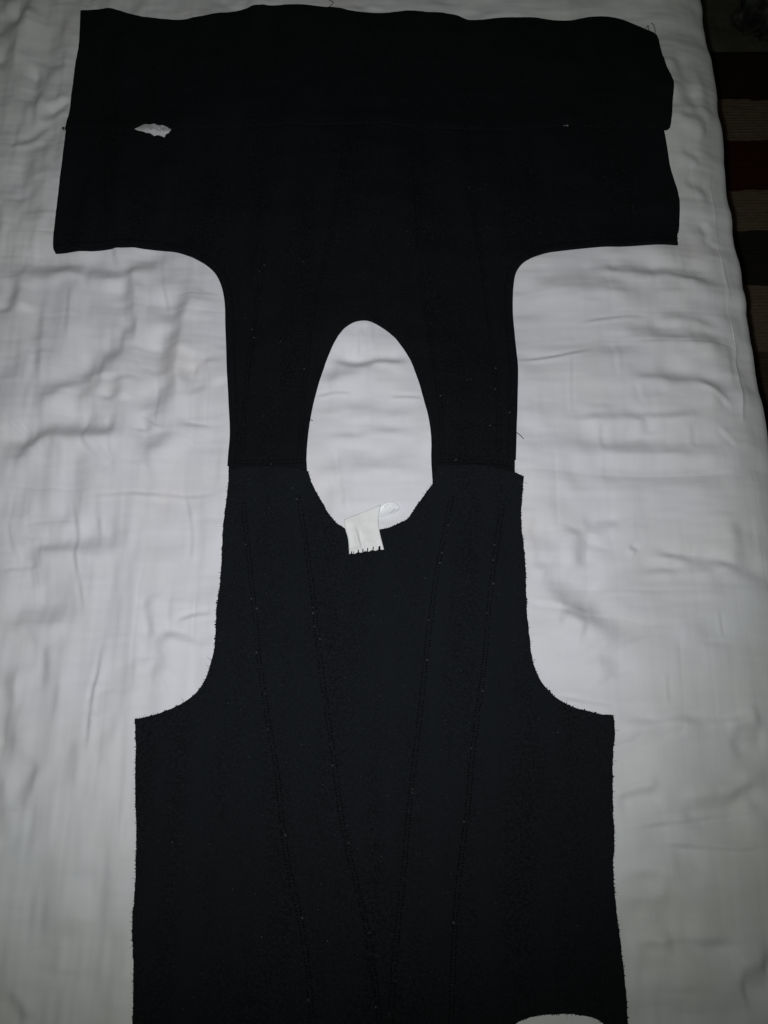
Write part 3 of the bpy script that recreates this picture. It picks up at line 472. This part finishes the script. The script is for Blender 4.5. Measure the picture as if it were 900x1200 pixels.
# raw cut edges of the back panel: nap pills and short cut fibres
V, Fc = [], []
Tn = np.roll(backR, -1, 0)-np.roll(backR, 1, 0); Tn /= np.linalg.norm(Tn, axis=1)[:, None]
ar = .5*np.sum(backR[:, 0]*np.roll(backR[:, 1], -1)-np.roll(backR[:, 0], -1)*backR[:, 1]); On = np.stack([Tn[:, 1], -Tn[:, 0]], 1)*(1 if ar > 0 else -1)
zb = cloth_base(backR)+lift_back(backR)
for k in range(len(backR)):
    if backR[k, 1] < -.60: continue
    for q in range(2):
        if random.random() < .55:
            r = random.uniform(.0003, .0008)*(1.9 if random.random() < .06 else 1)
            octa(V, Fc, (*(backR[k]+On[k]*random.uniform(-.0004, .0005)+Tn[k]*random.uniform(-.0012, .0012)), zb[k]+random.uniform(.0006, .0018)), (1, 0, 0), (0, 1, 0), r, r*.9, r)
    if random.random() < .35:
        p0 = np.array((*(backR[k]-On[k]*.0004), zb[k]+.0012)); dr = np.array((*On[k], .1))+rng.normal(0, .5, 3); L_ = random.uniform(.0010, .0026)
        tube(V, Fc, [p0, p0+dr*L_*.5, p0+dr*L_+rng.normal(0, .0003, 3)], [.00016, .00013, .00007], 4)
o = mesh_obj('frayed_edge', V, Fc, BLACK, vest); o['kind'] = 'stuff'

# lint caught on the nap
V, Fc = [], []
cand = []
while len(cand) < 620:
    p = np.array((random.uniform(-.33, .33), random.uniform(-.6, .62)))
    if inside(p[None], backR)[0]: cand.append((p, 'back_panel'))
    elif inside(p[None], frontR)[0] and random.random() < .45: cand.append((p, 'front_panel'))
for nm in ('back_panel', 'front_panel'):
    Q = np.array([p for p, m_ in cand if m_ == nm]); zz = SURF[nm](Q)
    for p, z in zip(Q, zz):
        a = random.uniform(0, math.pi); t = np.array((math.cos(a), math.sin(a), 0)); s = np.array((-math.sin(a), math.cos(a), 0)); r = random.uniform(.00012, .00030)*(1.5 if random.random() < .05 else 1)
        octa(V, Fc, (*p, z+.0002), t, s, r*random.uniform(1, 3.0), r, r*.7)
o = mesh_obj('lint', V, Fc, LINT, vest); o['kind'] = 'stuff'

# loose thread ends
for s in DATA['threads']:
    L = spline(mm(s), .0012); z = np.maximum(cloth_base(L)+.0012, 0)+.0015*np.sin(np.linspace(0, 2.5, len(L)))
    V, Fc = [], []; tube(V, Fc, np.column_stack([L, z]), .00042, 6); mesh_obj('loose_thread', V, Fc, THREAD, vest)

# white lining fluff pushed out of the torn seam, and small tufts at the seam's ends
def fluff(path_pts, n, spread, size, name='lining_fluff'):
    V, Fc = [], []
    for _ in range(n):
        t = random.random(); k = t*(len(path_pts)-1); i = min(int(k), len(path_pts)-2); p = path_pts[i]*(1-(k-i))+path_pts[i+1]*(k-i)
        w_ = math.sin(math.pi*min(.97, max(.05, t)))**.6
        c = np.array((p[0]+random.gauss(0, .001), p[1]+random.uniform(-1, 1)*spread*w_, 0)); c[2] = cloth_base(c[None, :2])[0]+random.uniform(.0004, .0013)
        dr = rng.normal(0, 1, 3); dr[2] *= .35; dr /= np.linalg.norm(dr); l = size*random.uniform(.5, 1.3); bend = rng.normal(0, l*.3, 3); bend[2] *= .3
        tube(V, Fc, [c-dr*l, c+bend, c+dr*l], [.0001, .00042, .0001], 5)
    return mesh_obj(name, V, Fc, FLUFF, vest)
sl = mm(DATA['slit']); pts = [sl[0], sl[0]*.6+sl[1]*.4+np.array((0, .0003)), sl[0]*.3+sl[1]*.7-np.array((0, .0006)), sl[1]]
fluff(pts, 190, .0052, .0026)
tf = mm(DATA['tufts'])
fluff([tf[3]-np.array((.003, 0)), tf[3]+np.array((.003, -.0005))], 24, .0008, .0015)
V, Fc = [], []
for _ in range(26):
    c = np.array((tf[0][0]+random.gauss(0, .0012), tf[0][1]+random.gauss(0, .0014), 0)); c[2] = cloth_base(c[None, :2])[0]+.0014
    dr = np.array((-1, random.uniform(-.8, .8), .1))+rng.normal(0, .3, 3); l = random.uniform(.001, .0026)
    tube(V, Fc, [c-dr*l*.4, c+rng.normal(0, .0004, 3), c+dr*l*.6], .00022, 4)
mesh_obj('frayed_tuft', V, Fc, BLACK, vest)

# ------------------------------------------------------------------ satin care label folded over the neckline
tl, tr = spline(mm(DATA['tagL']), .001), spline(mm(DATA['tagR']), .001)
def resn(L, n):
    s = np.linspace(0, len(L)-1, n); i = np.clip(s.astype(int), 0, len(L)-2); f = (s-i)[:, None]; return L[i]*(1-f)+L[i+1]*f
nv_, nh_ = 30, 26
A, B = resn(tl, nv_), resn(tr, nv_)
zn = SURF['back_panel']
rowsV = []
for j in range(nv_):
    t = j/(nv_-1)                                   # 0 at the fold, 1 at the sewn end
    for i in range(nh_):
        u = i/(nh_-1); p = A[j]*(1-u)+B[j]*u
        if t > .9: p = p+np.array((0, .0007*math.sin(u*31)*(t-.9)*10))
        g = max(cloth_base(p[None])[0]+.0004, 0)
        gz = float(zn(p[None])[0])+.0007
        arch = .0016+.0062*(1-t)**.8+.0011*math.sin(u*5+1)*math.sin(math.pi*t)
        cre = -.0022*math.exp(-((u-.30-.13*t)/.06)**2)*math.exp(-((t-.68)/.25)**2)+.0020*math.exp(-((u-.20-.13*t)/.05)**2)*math.exp(-((t-.68)/.25)**2)
        rowsV.append((p[0], p[1], gz+arch*(1-smooth(.8, 1.0, t))+cre))
V = np.array(rowsV)
lab = mesh_obj('care_label', V, grid_faces(nv_, nh_), TAG, vest)
md = lab.modifiers.new('solid', 'SOLIDIFY'); md.thickness = .00028; md.offset = 0
lab['label'] = 'small white satin care label folded over the neckline'
# rear leaf: rises behind the front leaf, curls to the right
Tp, Bt = resn(spline(mm(DATA['leaf_top']), .001), 26), resn(spline(mm(DATA['leaf_bot']), .001), 26)
V = []
for i in range(26):
    u = i/25
    for j in range(12):
        v = j/11; p = Tp[i]*(1-v)+Bt[i]*v
        z = float(zn(p[None])[0])-TH+.0030+.0030*smooth(.5, 1.0, u)+.0035*(v-.5)**2*2-.0022*smooth(.6, .2, u)+.0010*v
        V.append((p[0], p[1], z))
leaf = mesh_obj('label_leaf', V, grid_faces(26, 12), TAG_LIT, lab)
md = leaf.modifiers.new('solid', 'SOLIDIFY'); md.thickness = .00028; md.offset = 0
LV = np.array(V)
for s in DATA['marks']:
    q = spline(mm(s), .0008)
    V, Fc = [], []
    zz = [LV[((LV[:, :2]-p)**2).sum(1).argmin(), 2]+.0003 for p in q]
    tube(V, Fc, np.column_stack([q, zz]), .00024, 4); mesh_obj('print_mark', V, Fc, INK, lab)
for k, t in enumerate(mm(DATA['ticks'])):
    V, Fc = [], []; z = float(zn(t[None])[0]); w_ = (.0006, .0004, .0007, .0006, .0006, .0006, .0012)[k]
    tube(V, Fc, [(t[0]+.0003, t[1]+.0019, z+.0006), (t[0]+.0002, t[1]+.0012, z+.0017), (t[0], t[1]-.0012, z+.0017), (t[0], t[1]-.0026, z+.0003)], w_, 6)
    mesh_obj('stitch', V, Fc, THREAD, lab)
print('done', len(bpy.data.objects))
